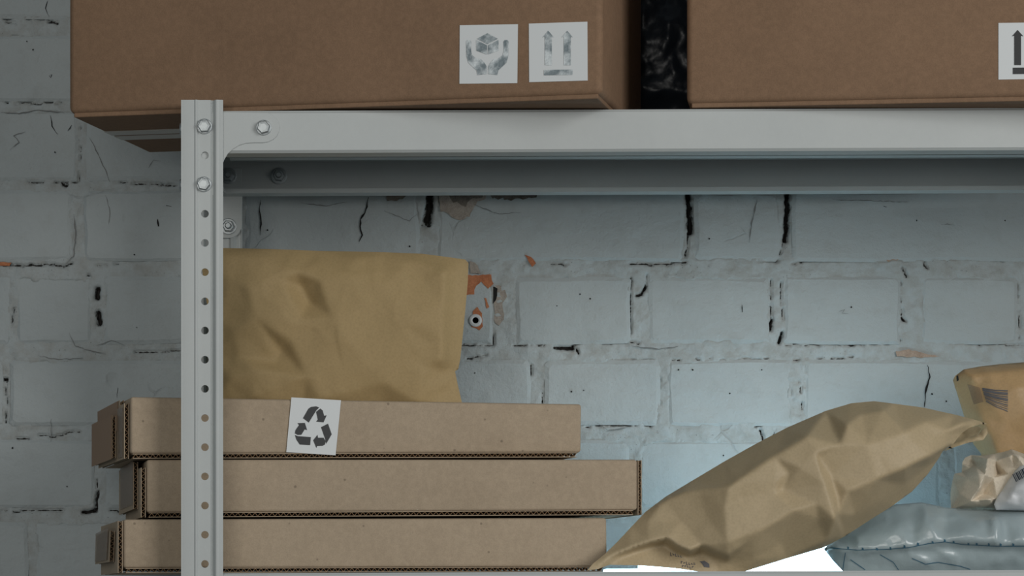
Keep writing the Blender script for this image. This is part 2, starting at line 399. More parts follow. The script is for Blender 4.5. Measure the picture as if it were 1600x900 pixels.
def jag(pts, amp, step=5):       # jagged closed outline
    out = []
    for i, (x, y) in enumerate(pts):
        x2, y2 = pts[(i+1)%len(pts)]; L = math.hypot(x2-x, y2-y); n = max(1, int(L/step))
        for k in range(n):
            s = k/n; out.append((x+(x2-x)*s+random.uniform(-amp, amp), y+(y2-y)*s+random.uniform(-amp, amp)))
    return out
def chip(name, pts, mat, amp=1.2, proud=.0016, lift=.0005):
    b = MB(); b.prism([W(x, y, -proud) for x, y in jag(pts, amp)], (0, .0008, 0)); return b.build(name, M[mat], wall)
def crack(pts, w, mat='gap', proud=.0014):
    d = []
    for (x, y), (x2, y2) in zip(pts[:-1], pts[1:]):
        n = max(1, int(math.hypot(x2-x, y2-y)/5))
        for k in range(n): d.append((x+(x2-x)*k/n+random.uniform(-.8, .8), y+(y2-y)*k/n+random.uniform(-.8, .8)))
    d.append(pts[-1]); L = []; R = []
    for i, (x, y) in enumerate(d):
        a = d[max(0, i-1)]; c = d[min(len(d)-1, i+1)]; tx, ty = c[0]-a[0], c[1]-a[1]; l = math.hypot(tx, ty) or 1
        ww = w*.5*(.35+random.random()*.9)*min(1, .25+min(i, len(d)-1-i)/4)
        L.append((x-ty/l*ww, y+tx/l*ww)); R.append((x+ty/l*ww, y-tx/l*ww))
    b = MB(); n = len(d); b.add([W(x, y, -proud) for x, y in L+R], [(i, i+1, n+i+1, n+i) for i in range(n-1)])
    return b.build('crack', M[mat], wall)
# bare brick and mortar where the paint has come off
chip('paint_chip', [(728,430),(768,430),(770,444),(762,452),(752,440),(744,447),(740,460),(728,462)], 'redbrick')
chip('paint_chip', [(738,486),(745,480),(752,490),(755,510),(750,516),(736,510)], 'redbrick')
chip('paint_chip', [(757,466),(760,466),(764,480),(760,482)], 'redbrick', .6)
chip('paint_chip', [(820,398),(829,402),(838,411),(832,417),(826,409)], 'redbrick', 1)
chip('paint_chip', [(1400,549),(1420,546),(1450,553),(1470,557),(1450,559),(1402,557)], 'fadedbrick', 1, .0004)
chip('paint_chip', [(1385,406),(1405,405),(1400,410),(1388,410)], 'fadedbrick', .8, .0004)
chip('paint_chip', [(-12,410),(18,410),(14,415),(-12,415)], 'redbrick', .8, .0004)
chip('mortar_patch', [(770,445),(786,448),(791,462),(786,475),(789,495),(780,508),(772,505)], 'mortar', 1.5, .0002)
chip('mortar_patch', [(770,446),(777,450),(776,468),(770,474)], 'gap', 1, .0006)
chip('mortar_patch', [(735,408),(748,414),(752,428),(735,428)], 'mortar', 1.5)
chip('mortar_patch', [(684,296),(762,296),(757,312),(742,318),(735,338),(712,344),(690,330)], 'mortar', 2)
chip('mortar_patch', [(700,296),(758,296),(752,310),(735,312),(728,324),(716,318),(704,314)], 'soot', 2.2, .0018)
chip('mortar_patch', [(762,296),(845,296),(838,308),(800,313),(768,309)], 'soot', 2.0, .0018)
chip('mortar_patch', [(597,296),(640,296),(630,312),(606,315)], 'soot', 2)
for pts, w in [([(407,312),(405,330),(408,350),(407,368)],2.6), ([(576,308),(572,328),(564,342),(563,360),(566,368),(561,378)],3),
    ([(1449,570),(1452,590),(1446,610),(1444,636)],3), ([(1159,476),(1160,488)],4), ([(247,343),(248,354)],6), ([(75,2),(72,14),(77,27)],2.2),
    ([(184,605),(183,622)],2.4), ([(78,180),(82,198),(90,210)],2.6), ([(105,205),(112,196)],2.6), ([(1183,312),(1174,350),(1170,380)],2),
    ([(115,335),(119,365),(115,400),(104,412)],2), ([(78,118),(82,117),(80,121),(77,119)],2.5), ([(260,322),(268,323)],4),
    ([(1310,487),(1320,484),(1316,490),(1325,490)],2), ([(1380,322),(1385,324)],4), ([(80,655),(80,690)],1.6), ([(0,175),(30,178),(60,172),(100,176)],1.5), ([(15,235),(30,222),(22,212),(40,206)],1.5), ([(140,215),(150,235),(160,255),(172,285)],1.5), ([(232,262),(240,250),(252,252)],1.4), ([(165,305),(172,330),(170,350)],1.4), ([(108,520),(118,540),(140,548),(165,552)],1.4), ([(150,540),(175,532),(195,540)],1.4), ([(60,556),(90,562),(130,560)],1.4), ([(1300,312),(1420,316)],1.4), ([(1470,350),(1490,352)],1.5), ([(985,540),(1030,546),(1060,541)],1.5), ([(930,660),(950,672),(985,668)],1.4), ([(740,320),(780,335),(815,332)],1.4), ([(470,318),(510,322),(545,316)],1.4), ([(600,330),(640,345),(655,332)],1.4)]:
    crack(pts, w, 'faint' if w < 2.1 else 'gap', proud=.0016)
for (x, y) in [(906,460),(922,467),(870,478),(912,610),(893,612),(742,583),(1082,578),(1190,578),(1140,615),(1130,712),(1456,616),(1478,627),(214,512),(52,78),(42,65),(210,398),(86,238),(1108,373),(1432,345),(1570,345),(1060,578),(180,690),(20,700),(105,760),(1330,480),(1430,720),(640,385),(418,360)]:
    r = random.uniform(.8, 1.6); b = MB(); b.add([W(x+r*math.cos(a)*random.uniform(.7, 1.3), y+r*math.sin(a)*random.uniform(.7, 1.3), -.0016) for a in (0,1,2,3,4,5)], [tuple(range(6))]); b.build('pit', M['gap'], wall)

pl = thing('wall_plug', 'small pale plastic wall plug set in the chipped orange brick', 'wall plug', tuple(W(743, 501)))
b = MB(); b.lathe(W(743, 501, .0), (0, -1, 0), [(.0030, -.004), (.0030, .0034), (.0044, .0038), (.0060, .0032), (.0064, .002), (.0064, -.004)], 24); b.build('collar', M['plug'], pl, smooth=.6)
b = MB(); b.lathe(W(743, 501, .0), (0, -1, 0), [(.0001, .0030), (.0031, .0030)], 16); b.build('hole', M['gap'], pl)

# floor, out of the frame below
b = MB(); b.box(-1.6, 2.1, -2.0, YW, -.05, 0); b.build('floor', M['floor'], None, kind='structure')

# ------------------------------------------------------------------ the shelving unit
YF, YR = 2.70, 3.00                # front and rear plane of the uprights
SL = .004                          # the shelves sit a hair out of level
XL = XP(283, YF); XR = XL+1.0
def zU(x): return ZP(169.5, YF)+SL*(x-.1786)      # top of the upper shelf
def zD(x): return ZP(893.2, YF)+SL*(x-.1786)      # top of the lower shelf
unit = thing('shelving_unit', 'light grey bolted steel shelving unit carrying all the parcels', 'shelf', (XL+.5, (YF+YR)/2, 0))
ZT = ZP(156, YF); PIT = .02506; ZB = ZP(197, YF)
def upright(x, y, sx, sy):
    """perforated angle post; sx, sy = direction of its two flanges"""
    b = MB(); V = lambda u, d, z: Vector((x+sx*u, y+sy*d, z)); th = .0014
    prof_l = [(0, .0022), (.0004, .0009), (.0012, .0002), (.0022, 0), (.0112, 0), (.0124, -.0009), (.0136, -.0009), (.0144, .0002), (.0150, .0008)]
    prof_r = [(.0252, .0008), (.0260, .0030), (.0272, .0034), (.0286, .0010), (.0298, -.0006), (.0312, -.0008), (.0326, -.0002), (.0348, -.0002), (.0360, .0008)]
    for pr in (prof_l, prof_r):
        b.profile([V(u, d, 0) for u, d in pr], th*sx*sy, (0, 0, ZT))
    b.profile([V(0, 0, 0), V(0, .036, 0)], -th*sx*sy, (0, 0, ZT))
    # strip with the holes
    ul, ur, uc, r = .0150, .0252, .0204, .0033
    z = ZB-math.floor(ZB/PIT)*PIT; cells = []
    while z < ZT-PIT*.3: cells.append(z); z += PIT
    for zc in cells:
        zl = max(0, zc-PIT/2); zh = min(ZT, zc+PIT/2) if zc != cells[-1] else ZT
        ang = sorted([2*math.pi*k/16+.001 for k in range(16)]+[math.atan2(zz-zc, uu-uc) % (2*math.pi) for uu in (ul, ur) for zz in (zl, zh)])
        ring = []
        for a in ang:
            c, s = math.cos(a), math.sin(a)
            k = min([(ur-uc)/c if c > 1e-9 else 9, (ul-uc)/c if c < -1e-9 else 9, (zh-zc)/s if s > 1e-9 else 9, (zl-zc)/s if s < -1e-9 else 9])
            ring.append(((uc+r*c, zc+r*s), (uc+k*c, zc+k*s)))
        n = len(ring)
        vs = [V(p[0], .0008, p[1]) for p, q in ring]+[V(q[0], .0008, q[1]) for p, q in ring]
        vs += [V(p[0], .0008+th, p[1]) for p, q in ring]+[V(q[0], .0008+th, q[1]) for p, q in ring]
        fs = []
        for i in range(n):
            j = (i+1) % n; fs += [(i, j, n+j, n+i), (2*n+j, 2*n+i, 3*n+i, 3*n+j), (j, i, 2*n+i, 2*n+j)]
        b.add(vs, fs)
    return b.build('upright', M['steel'], unit, smooth=.5)
upright(XL, YF, 1, 1); upright(XL, YR, 1, -1); upright(XR, YF, -1, 1); upright(XR, YR, -1, -1)

def skew(b, zf):    # raise a mesh built at level 0 to the shelf, following its slight slope
    for v in b.v: v.z += zf(v.x)
    return b
def shelf(zf):
    h, d, lip, th = .0362, .026, .004, .0012
    for (y, s) in ((YF+.0042, 1), (YR-.0042, -1)):
        b = MB(); pts = [(XL+.004, y+s*d, -.0022-lip), (XL+.004, y+s*d, -.0022), (XL+.004, y+s*.002, -.0002), (XL+.004, y, -.0022), (XL+.004, y, -h+.0022), (XL+.004, y+s*.0022, -h), (XL+.004, y+s*d, -h), (XL+.004, y+s*d, -h+lip)]
        b.profile([Vector(p) for p in pts], th*s, (.992, 0, 0)); skew(b, zf).build('long_beam', M['steel'], unit, smooth=.5)
    for x, s in ((XL+.002, 1), (XR-.002, -1)):
        b = MB(); pts = [(x+s*.02, YF+.034, 0), (x, YF+.034, 0), (x, YF+.034, -h), (x+s*.02, YF+.034, -h)]
        b.profile([Vector(p) for p in pts], -th*s, (0, YR-YF-.068, 0)); skew(b, zf).build('side_beam', M['steel'], unit, smooth=.5)
    b = MB(); b.box(XL+.004, XR-.004, YF+.006, YR-.006, -.0018, 0)
    for k in range(1, 3):
        y = YF+.30*k/3; b.box(XL+.03, XR-.03, y-.008, y+.008, -.014, -.0018)
    skew(b, zf).build('deck', M['steel'], unit)
shelf(zU); shelf(zD)

def hexbolt(px, py, Y, sgn=-1, name='bolt', scale=1.0, rot=.3):
    c = P(px, py, Y); b = MB()
    b.lathe(c, (0, sgn, 0), [(.0068*scale, 0), (.0066*scale, .0011), (.0058*scale, .0013)], 24)
    b.lathe(c, (0, sgn, 0), [(.0058*scale, .0012), (.0058*scale, .0044), (.0050*scale, .0051), (.0030*scale, .0053)], 6, rot)
    return b.build(name, M['zinc'], unit)
def nut(px, py, Y):
    c = P(px, py, Y); b = MB()
    b.lathe(c, (0, -1, 0), [(.0078, 0), (.0078, .0012), (.0070, .0014)], 24)
    b.lathe(c, (0, -1, 0), [(.0058, .0012), (.0058, .0058), (.0048, .0064)], 6, .2)
    b.lathe(c, (0, -1, 0), [(.0030, .005), (.0030, .0095), (.0022, .0105)], 14)
    return b.build('nut', M['zinc'], unit)
def plate(pts, Y, th=.0012):
    b = MB(); b.prism([P(x, y, Y) for x, y in pts], (0, th, 0)); return b.build('gusset_plate', M['steel'], unit, bevel=.0004, seg=1)
arc = lambda cx, cy, rx, ry, a0, a1, n=9: [(cx+rx*math.cos(math.radians(a0+(a1-a0)*k/n)), cy-ry*math.sin(math.radians(a0+(a1-a0)*k/n))) for k in range(n+1)]
g = [(300, 174)]+arc(411, 199, 26, 24, 75, -90)+[(398, 223), (384, 224), (374, 227), (364, 233), (356, 240), (350, 250), (346, 262), (345, 306), (300, 306)]
plate(g, YF+.0030)
hexbolt(319.5, 197.5, YF+.0008); hexbolt(318.5, 288, YF+.0008, rot=.1); hexbolt(412, 199.5, YF+.0030, rot=.5)
# rear corner: plate, nuts on the inside of the rear beam
g2 = [(330, 262), (378, 262), (378, 340)]+arc(358, 350, 20, 22, 0, -90)+[(330, 372)]
plate(g2, YR-.0062)
nut(357, 275, YR-.0060); nut(436, 275, YR-.0060); nut(357, 354, YR-.0062)
for py in (197, 285):              # side bolts on the outer face of the front upright
    c = Vector((XL, YF+.018, ZP(py, YF))); b = MB()
    b.lathe(c, (-1, 0, 0), [(.0066, 0), (.0064, .0011), (.0056, .0012), (.0050, .0024)], 14); b.build('bolt', M['zinc'], unit)
# gussets and bolts of the lower front corner
dzl = (zU(XL)-zD(XL))*F/YF
plate([(x, y+dzl) for x, y in g], YF+.0030); hexbolt(319.5, 197.5+dzl, YF+.0008); hexbolt(412, 199.5+dzl, YF+.0030)

# ------------------------------------------------------------------ decals: flat print and stickers laid on a surface
EYE = Vector((0, 0, ZC))
def bvh_of(*objs):
    vs = []; fs = []
    for o in objs:
        n = len(vs); mw = MATX[o]; vs += [mw @ v.co for v in o.data.vertices]; fs += [tuple(i+n for i in p.vertices) for p in o.data.polygons]
    return BVHTree.FromPolygons(vs, fs)
def inpoly(pt, poly):
    x, y = pt; c = False; n = len(poly); j = n-1
    for i in range(n):
        if (poly[i][1] > y) != (poly[j][1] > y) and x < (poly[j][0]-poly[i][0])*(y-poly[i][1])/(poly[j][1]-poly[i][1])+poly[i][0]: c = not c
        j = i
    return c
def decal(name, polys, bvh, mat, parent, off=.0004, step=6, thick=0, label=None):
    b = MB()
    for poly in polys:
        edge = []
        for i, (x, y) in enumerate(poly):
            x2, y2 = poly[(i+1)%len(poly)]; n = max(1, int(math.hypot(x2-x, y2-y)/step))
            edge += [(x+(x2-x)*k/n, y+(y2-y)*k/n) for k in range(n)]
        xs = [p[0] for p in edge]; ys = [p[1] for p in edge]; ins = []
        gx = min(xs)+step/2
        while gx < max(xs):
            gy = min(ys)+step/2
            while gy < max(ys):
                if inpoly((gx, gy), edge): ins.append((gx, gy))
                gy += step
            gx += step
        n = len(edge)
        r = delaunay_2d_cdt([Vector(p) for p in edge+ins], [(i, (i+1) % n) for i in range(n)], [], 1, 1e-4)
        vs = []; ok = []
        for p in r[0]:
            d = (P(p.x, p.y, 2.7)-EYE).normalized(); hit = bvh.ray_cast(EYE, d)
            if hit[0] is None: vs.append(Vector((0, 0, 0))); ok.append(False); continue
            nn = hit[1] if hit[1].dot(d) < 0 else -hit[1]
            vs.append(hit[0]+nn*off); ok.append(True)
        b.add(vs, [tuple(f) for f in r[2] if all(ok[i] for i in f)])
    o = b.build(name, M[mat], parent, smooth=.8, label=label)
    return o

# ------------------------------------------------------------------ the two large boxes on the upper shelf
def big_box(name, label, FL, FR, theta, depth, height, mat='upbox'):
    """FL, FR: world points of the lower front corners; box turned by theta about the vertical"""
    t = thing(name, label, 'box', tuple(FL), 0, 'large cardboard boxes on the upper shelf')
    D = Vector((math.sin(theta), math.cos(theta), 0))*depth; U = Vector((0, 0, height)); k = Vector((0, 0, .003))
    b = MB(); b.hexa([FL+k, FR+k, FR+D+k, FL+D+k], [FL+U, FR+U, FR+D+U, FL+D+U])
    body = b.build('body', M[mat], t, bevel=.0055, seg=4, smooth=.6)
    A = (FR-FL); dn = D.normalized(); an = A.normalized(); i = an*.004
    for s0, s1 in ((.012, .495), (.505, .988)):
        b = MB(); q = [FL+i+D*s0, FR-i+D*s0, FR-i+D*s1, FL+i+D*s1]
        b.hexa(q, [p+Vector((0, 0, .0045)) for p in q]); b.build('bottom_flap', M[mat], t, bevel=.001, seg=2)
    for s0, s1 in ((-.026, -.003), (.003, .026)):
        b = MB(); m = FL+D*.5-Vector((0, 0, .0005)); q = [m+dn*s0+i, m+dn*s0+A-i, m+dn*s1+A-i, m+dn*s1+i]
        b.hexa(q, [p+Vector((0, 0, .0008)) for p in q]); b.build('tape', M['tape_pale'], t)
    for s0, s1 in ((0.0, .495), (.505, 1.0)):
        b = MB(); q = [FL+U+D*s0+i, FR+U+D*s0-i, FR+U+D*s1-i, FL+U+D*s1+i]
        b.hexa(q, [p+Vector((0, 0, .004)) for p in q]); b.build('top_flap', M[mat], t)
    return t, body
fl, fr = P(107, 183, 2.753), P(941, 153, 2.65)
th = math.atan2(fl.y-fr.y, fr.x-fl.x)
boxA, bodyA = big_box('cardboard_box', 'large brown cardboard box with two white stickers, jutting past the shelf end', fl, fr, th, .225, .30)
fl, fr = P(1073, 168, 2.706), P(1740, 154.5, 2.655)
th = math.atan2(fl.y-fr.y, fr.x-fl.x)
boxB, bodyB = big_box('cardboard_box', 'large brown cardboard box cut by the right edge of the photo', fl, fr, th, .22, .30)

K = lambda pts, ox, oy, s: [(ox+x/s, oy+y/s) for x, y in pts]
bvA = bvh_of(bodyA); bvB = bvh_of(bodyB)
s1 = decal('sticker', [[(718.5,39.5),(809.5,38),(808.5,130),(718,131)]], bvA, 'sticker', boxA, .0005, 20, label='white sticker with silver hands holding a box')
s2 = decal('sticker', [[(826.5,37),(918,34),(918.5,126),(827,128.5)]], bvA, 'sticker', boxA, .0005, 20, label='white sticker with two silver arrows')
k6 = lambda pts: K(pts, 700, 20, 6.667)
hand = [(192,302),(204,285),(232,285),(245,302),(243,400),(252,440),(300,478),(345,482),(385,525),(404,560),(404,640),(310,650),(300,602),(215,522),(195,450)]
cube = [[(413,214),(522,272),(413,328),(304,272)], [(298,284),(407,340),(407,436),(298,396)], [(528,284),(419,340),(419,436),(528,396)]]
decal('symbol', [k6(hand), k6([(826-x, y) for x, y in hand][::-1])]+[k6(c) for c in cube], bvA, 'silver', s1, .0009, 8)
def arrow(cx): return [(cx,188),(cx+60,258),(cx+37,250),(cx+37,548),(cx-35,548),(cx-35,250),(cx-58,258)]
decal('symbol', [k6(arrow(1046)), k6(arrow(1244)), k6([(1002,596),(1300,592),(1300,648),(1002,652)])], bvA, 'silver', s2, .0009, 8)
s3 = decal('sticker', [[(1560,36),(1653,35),(1653,123),(1560,124.5)]], bvB, 'sticker', boxB, .0005, 20, label='white sticker with black upward arrows')
def arrow2(cx): return [(cx,47),(cx+9,57),(cx+5.3,56),(cx+5.3,102),(cx-5.3,102),(cx-5.3,56),(cx-9,57)]
decal('symbol', [arrow2(1590), arrow2(1620), [(1582.5,106),(1629,105.5),(1629,115.5),(1582.5,116)]], bvB, 'ink', s3, .0009, 8)

# ------------------------------------------------------------------ the stack of three flat boxes
def flute(A, B, Uv, Dv, t, mb, period=.0050, depth=.010):
    """corrugation between two liners: zigzag from A to B, thickness t along Uv, running depth along Dv"""
    a = (B-A); L = a.length; a = a.normalized(); n = int(L/period*2); lt = .0005; pts = []
    for i in range(n+1):
        pts.append(A+a*(L*i/n)+Uv*(lt+(t-2*lt)*(i % 2)))
    w = Uv*.00045
    for i in range(n):
        p, q = pts[i], pts[i+1]; mb.hexa([p-w*.5, q-w*.5, q-w*.5+Dv*depth, p-w*.5+Dv*depth], [p+w*.5, q+w*.5, q+w*.5+Dv*depth, p+w*.5+Dv*depth])
def panel(A, B, Uv, Dv, D, t, name, parent, mat='board', flute_edges=True):
    """corrugated panel: front edge A-B shows its flutes; thickness t along Uv, extends D along Dv"""
    b = MB(); lt = .0006
    for u0, u1 in ((0, lt), (t-lt, t)):
        q = [A+Uv*u0, B+Uv*u0, B+Uv*u0+Dv*D, A+Uv*u0+Dv*D]; b.hexa(q, [p+Uv*(u1-u0) for p in q])
    o = b.build(name, M[mat], parent)
    if flute_edges:
        f = MB(); flute(A, B, Uv, Dv, t, f); f.build('fluting', M['flute'], o)
    return o
def flat_box(label, bl, br, tr, tl, depth, ends):
    """corner points of the front face in world space; ends: builder for the flaps"""
    t = thing('flat_cardboard_box', label, 'box', tuple(bl), 0, 'flat mailing boxes in a stack')
    a = (br-bl); a.z = 0; a.normalize(); dv = Vector((-a.y, a.x, 0)); tp = .0042
    D = dv*depth; up = Vector((0, 0, 1)); k = up*tp; back = up*(-.000)
    b = MB(); b.hexa([bl+k, br+k, br+k+D, bl+k+D], [tl, tr, tr+D, tl+D])
    body = b.build('body', M['board'], t, bevel=.0026, seg=3, smooth=.6)
    panel(bl+a*.002, br-a*.004, up, dv, depth*.98, tp, 'bottom_panel', t)
    ends(t, body, a, dv, up, bl, br, tr, tl, depth)
    return t, body

def ends1(t, body, a, dv, up, bl, br, tr, tl, d):
    h = (tl-bl).length
    def slab(o0, th, d0, d1, z0, z1, name='end_flap', mat='board', z1b=None):
        # vertical corrugated panel outside the left end: offset o0, thickness th, from depth d0 to d1
        A = bl-a*(o0+th)+dv*d0+up*z0; B = bl-a*(o0+th)+dv*d0+up*z1
        return panel(A, B, a, dv, d1-d0, th, name, t, mat)
    slab(.0006, .0042, .006, .206, .000, h*.90)
    slab(.0006, .0042, .040, .206, h*.90, h*.99)
    slab(.0055, .0038, .060, .214, .003, h*.76)
    for o_, d0, d1, z0, z1 in ((.0100, .060, .216, .002, h*.77), (.0056, .050, .207, h*.5, h*.985)):
        b = MB(); q = [bl-a*o_+dv*d0+up*z0, bl-a*o_+dv*d1+up*z0, bl-a*o_+dv*d1+up*z1, bl-a*o_+dv*d0+up*z1]
        b.prism(q, a*.0004); b.build('tape', M['tape_brown'], t)
    b = MB(); q = [bl-a*.0053+dv*.012+up*.002, bl-a*.0053+dv*.05+up*.002, bl-a*.0053+dv*.05+up*h*.86, bl-a*.0053+dv*.012+up*h*.84]
    b.prism(q, -a*.0003); b.build('tape', M['tape'], t)
def ends2(t, body, a, dv, up, bl, br, tr, tl, d):
    h = (tl-bl).length
    panel(bl-a*.0048+dv*.001, bl-a*.0048+dv*.001+up*(h*.86), a, dv, .19, .0042, 'end_flap', t)
    panel(bl-a*.0094+dv*.030+up*.008, bl-a*.0094+dv*.030+up*(h-.001), a, dv, .185, .0042, 'end_flap', t)
    b = MB(); q = [bl-a*.0100+dv*.03+up*.012, bl-a*.0100+dv*.19+up*.012, bl-a*.0100+dv*.19+up*h, bl-a*.0100+dv*.03+up*h]
    b.prism(q, a*.0003); b.build('tape', M['tape'], t)
    panel(br+a*.0008+dv*.002, br+a*.0008+dv*.002+up*(h*.97), a, dv, .2, .0036, 'end_flap', t)
def ends3(t, body, a, dv, up, bl, br, tr, tl, d):
    h = (tl-bl).length
    panel(bl-a*.0048+dv*.001, bl-a*.0048+dv*.001+up*(h*.97), a, dv, .205, .0042, 'end_flap', t)
    panel(bl-a*.0100+dv*.035+up*.010, bl-a*.0100+dv*.022+up*(h*.80), a, dv, .175, .0044, 'end_flap', t)
    b = MB(); q = [bl-a*.0112+dv*.05+up*.012, bl-a*.0112+dv*.20+up*.012, bl-a*.0112+dv*.185+up*h*.82, bl-a*.0112+dv*.03+up*h*.86]
    b.prism(q, a*.0003); b.build('tape', M['tape'], t)

def front(pts, Ya, Yb):     # bl, br, tr, tl in pixels; depth Ya at the left end and Yb at the right end
    return [P(*pts[0], Ya), P(*pts[1], Yb), P(*pts[2], Yb), P(*pts[3], Ya)]
flat3, body3 = flat_box('flat brown cardboard box at the bottom of the stack, resting on the lower shelf', *front([(193,895.3),(949,892.8),(948,809),(193,811.5)], 2.725, 2.798), .20, ends3)
flat2, body2 = flat_box('flat brown cardboard box in the middle of the stack, reaching furthest right', *front([(229,808.5),(996,804.5),(996,718),(229,718)], 2.73, 2.80), .20, ends2)
flat1, body1 = flat_box('flat brown cardboard box with recycling sticker on top of the stack', *front([(204,716.5),(908,714.5),(909,631.5),(204,620)], 2.725, 2.81), .21, ends1)
_q = front([(204,716.5),(908,714.5),(909,621.5),(204,610)], 2.725, 2.81); bv1 = BVHTree.FromPolygons(_q, [(0,1,2,3)])
s4 = decal('sticker', [[(455,621),(532.5,625.5),(524,711.5),(447,706.5)]], bv1, 'sticker', flat1, .0012, 16, label='white sticker with black recycling symbol')
b = MB(); tl_, tr_ = P(455, 623.8, 2.7545), P(532.5, 627.4, 2.7545)
k7 = lambda pts: K(pts, 430, 600, 6.925)
rec = [[(298,370),(355,270),(385,248),(440,243),(474,254),(440,288),(360,418)], [(440,302),(485,266),(510,287),(527,345),(553,340),(520,415),(440,408),(458,385)],
       [(493,468),(568,430),(608,545),(548,648),(538,596)], [(408,610),(455,550),(460,582),(520,582),(542,620),(535,655),(510,670),(450,672),(443,693)],
       [(210,552),(242,565),(383,575),(375,662),(262,655),(226,602)], [(210,535),(216,500),(255,445),(238,425),(318,422),(342,500),(316,492),(280,550),(240,552)]]
decal('symbol', [k7(p) for p in rec], bv1, 'ink', s4, .0016, 7)

# ------------------------------------------------------------------ soft parcels: bags with folded faces
def tri_eval(cv, cd, tris, q):
    out = np.full(len(q), np.nan)
    for a, b_, c in tris:
        A, B, C = cv[a], cv[b_], cv[c]; den = (B[1]-C[1])*(A[0]-C[0])+(C[0]-B[0])*(A[1]-C[1])
        if abs(den) < 1e-9: continue
        l1 = ((B[1]-C[1])*(q[:,0]-C[0])+(C[0]-B[0])*(q[:,1]-C[1]))/den
        l2 = ((C[1]-A[1])*(q[:,0]-C[0])+(A[0]-C[0])*(q[:,1]-C[1]))/den; l3 = 1-l1-l2
        m = (l1 > -1e-4) & (l2 > -1e-4) & (l3 > -1e-4)
        out[m] = l1[m]*cd[a]+l2[m]*cd[b_]+l3[m]*cd[c]
    return out
def bag(name, mat, parent, outline, ctrl, Y0, thick, creases=(), cell=5., smooth=2, wr=1.2, wscale=30, seed=1, fall=25., crumple=0, cscale=22., rimsoft=0., ang=1.2, back=None):
    """closed pouch. outline / ctrl: (px, py, mm towards the viewer). creases: index chains into outline+ctrl kept as folds"""
    cv = [(p[0], p[1]) for p in outline]+[(p[0], p[1]) for p in ctrl]
    cd = [(p[2] if len(p) > 2 else 0.) for p in outline]+[p[2] for p in ctrl]
    n = len(outline); ed = [(i, (i+1) % n) for i in range(n)]
    for ch in creases: ed += list(zip(ch[:-1], ch[1:]))
    r = delaunay_2d_cdt([Vector(p) for p in cv], ed, [], 1, 1e-4)
    cd2 = [cd[r[3][i][0]] if r[3][i] else None for i in range(len(r[0]))]
    cv2 = [(v.x, v.y) for v in r[0]]
    for i, d in enumerate(cd2):      # crossing points of creases
        if d is None:
            w = [(1/((cv2[i][0]-p[0])**2+(cv2[i][1]-p[1])**2+1), dd) for p, dd in zip(cv, cd)]; w.sort(reverse=True); w = w[:4]
            cd2[i] = sum(a*b_ for a, b_ in w)/sum(a for a, _ in w)
    edge = []
    for i in range(n):
        (x, y), (x2, y2) = cv[i], cv[(i+1) % n]; m = max(1, int(math.hypot(x2-x, y2-y)/cell))
        edge += [(x+(x2-x)*k/m, y+(y2-y)*k/m) for k in range(m)]
    ex = [p[0] for p in edge]; ey = [p[1] for p in edge]; ins = []; rr = random.Random(seed)
    gx, gy = np.meshgrid(np.arange(min(ex), max(ex), cell), np.arange(min(ey), max(ey), cell*.9))
    gx = gx+(np.arange(gx.shape[0]) % 2)[:,None]*cell*.5
    pts = np.stack([gx.ravel(), gy.ravel()], 1)
    c = np.zeros(len(pts), bool); E = np.array(edge); J = np.roll(E, 1, 0); mind = np.full(len(pts), 1e9)
    for (ax, ay), (bx, by) in zip(E, J):
        cond = (ay > pts[:,1]) != (by > pts[:,1])
        with np.errstate(divide='ignore', invalid='ignore'):
            c ^= cond & (pts[:,0] < (bx-ax)*(pts[:,1]-ay)/(by-ay if by != ay else 1e-9)+ax)
        mind = np.minimum(mind, np.hypot(pts[:,0]-ax, pts[:,1]-ay))
    pts = pts[c & (mind > cell*.55)]
    ne = len(edge)
    fr_ = delaunay_2d_cdt([Vector(p) for p in edge]+[Vector(p) for p in pts], [(i, (i+1) % ne) for i in range(ne)], [], 1, 1e-4)
    Q = np.array([(v.x, v.y) for v in fr_[0]]); T = np.array([f for f in fr_[2] if len(f) == 3]); isE = np.zeros(len(Q), bool)
    for i, o_ in enumerate(fr_[3]):
        if o_ and min(o_) < ne: isE[i] = True
    d = tri_eval(cv2, cd2, [f for f in r[2] if len(f) == 3], Q)
    bad = np.isnan(d)
    if bad.any():
        for i in np.nonzero(bad)[0]:
            j = np.argmin(np.where(bad, 1e9, np.hypot(Q[:,0]-Q[i,0], Q[:,1]-Q[i,1]))); d[i] = d[j]
    dist = np.full(len(Q), 1e9)
    for (ax, ay) in E: dist = np.minimum(dist, np.hypot(Q[:,0]-ax, Q[:,1]-ay))
    pairs = np.concatenate([T[:, [0,1]], T[:, [1,2]], T[:, [2,0]]]); pairs = np.concatenate([pairs, pairs[:, ::-1]])
    def lap(d, k, lam=.5):
        for _ in range(k):
            s = np.zeros(len(d)); w = np.zeros(len(d)); np.add.at(s, pairs[:,0], d[pairs[:,1]]); np.add.at(w, pairs[:,0], 1)
            m = s/np.maximum(w, 1); d = np.where(isE, d, d+lam*(m-d))
        return d
    d = lap(d, smooth)
    fade = np.clip(dist/14, 0, 1)
    d = d+fade*wr*vnoise(Q[:,0]/wscale+seed, Q[:,1]/wscale, seed, 4)
    # folded-paper ridges
    rg = 1-np.abs(vnoise(Q[:,0]/(wscale*1.6)+9, Q[:,1]/(wscale*1.3)+4, seed+5, 2)); d = d+fade*wr*.9*(rg**6)
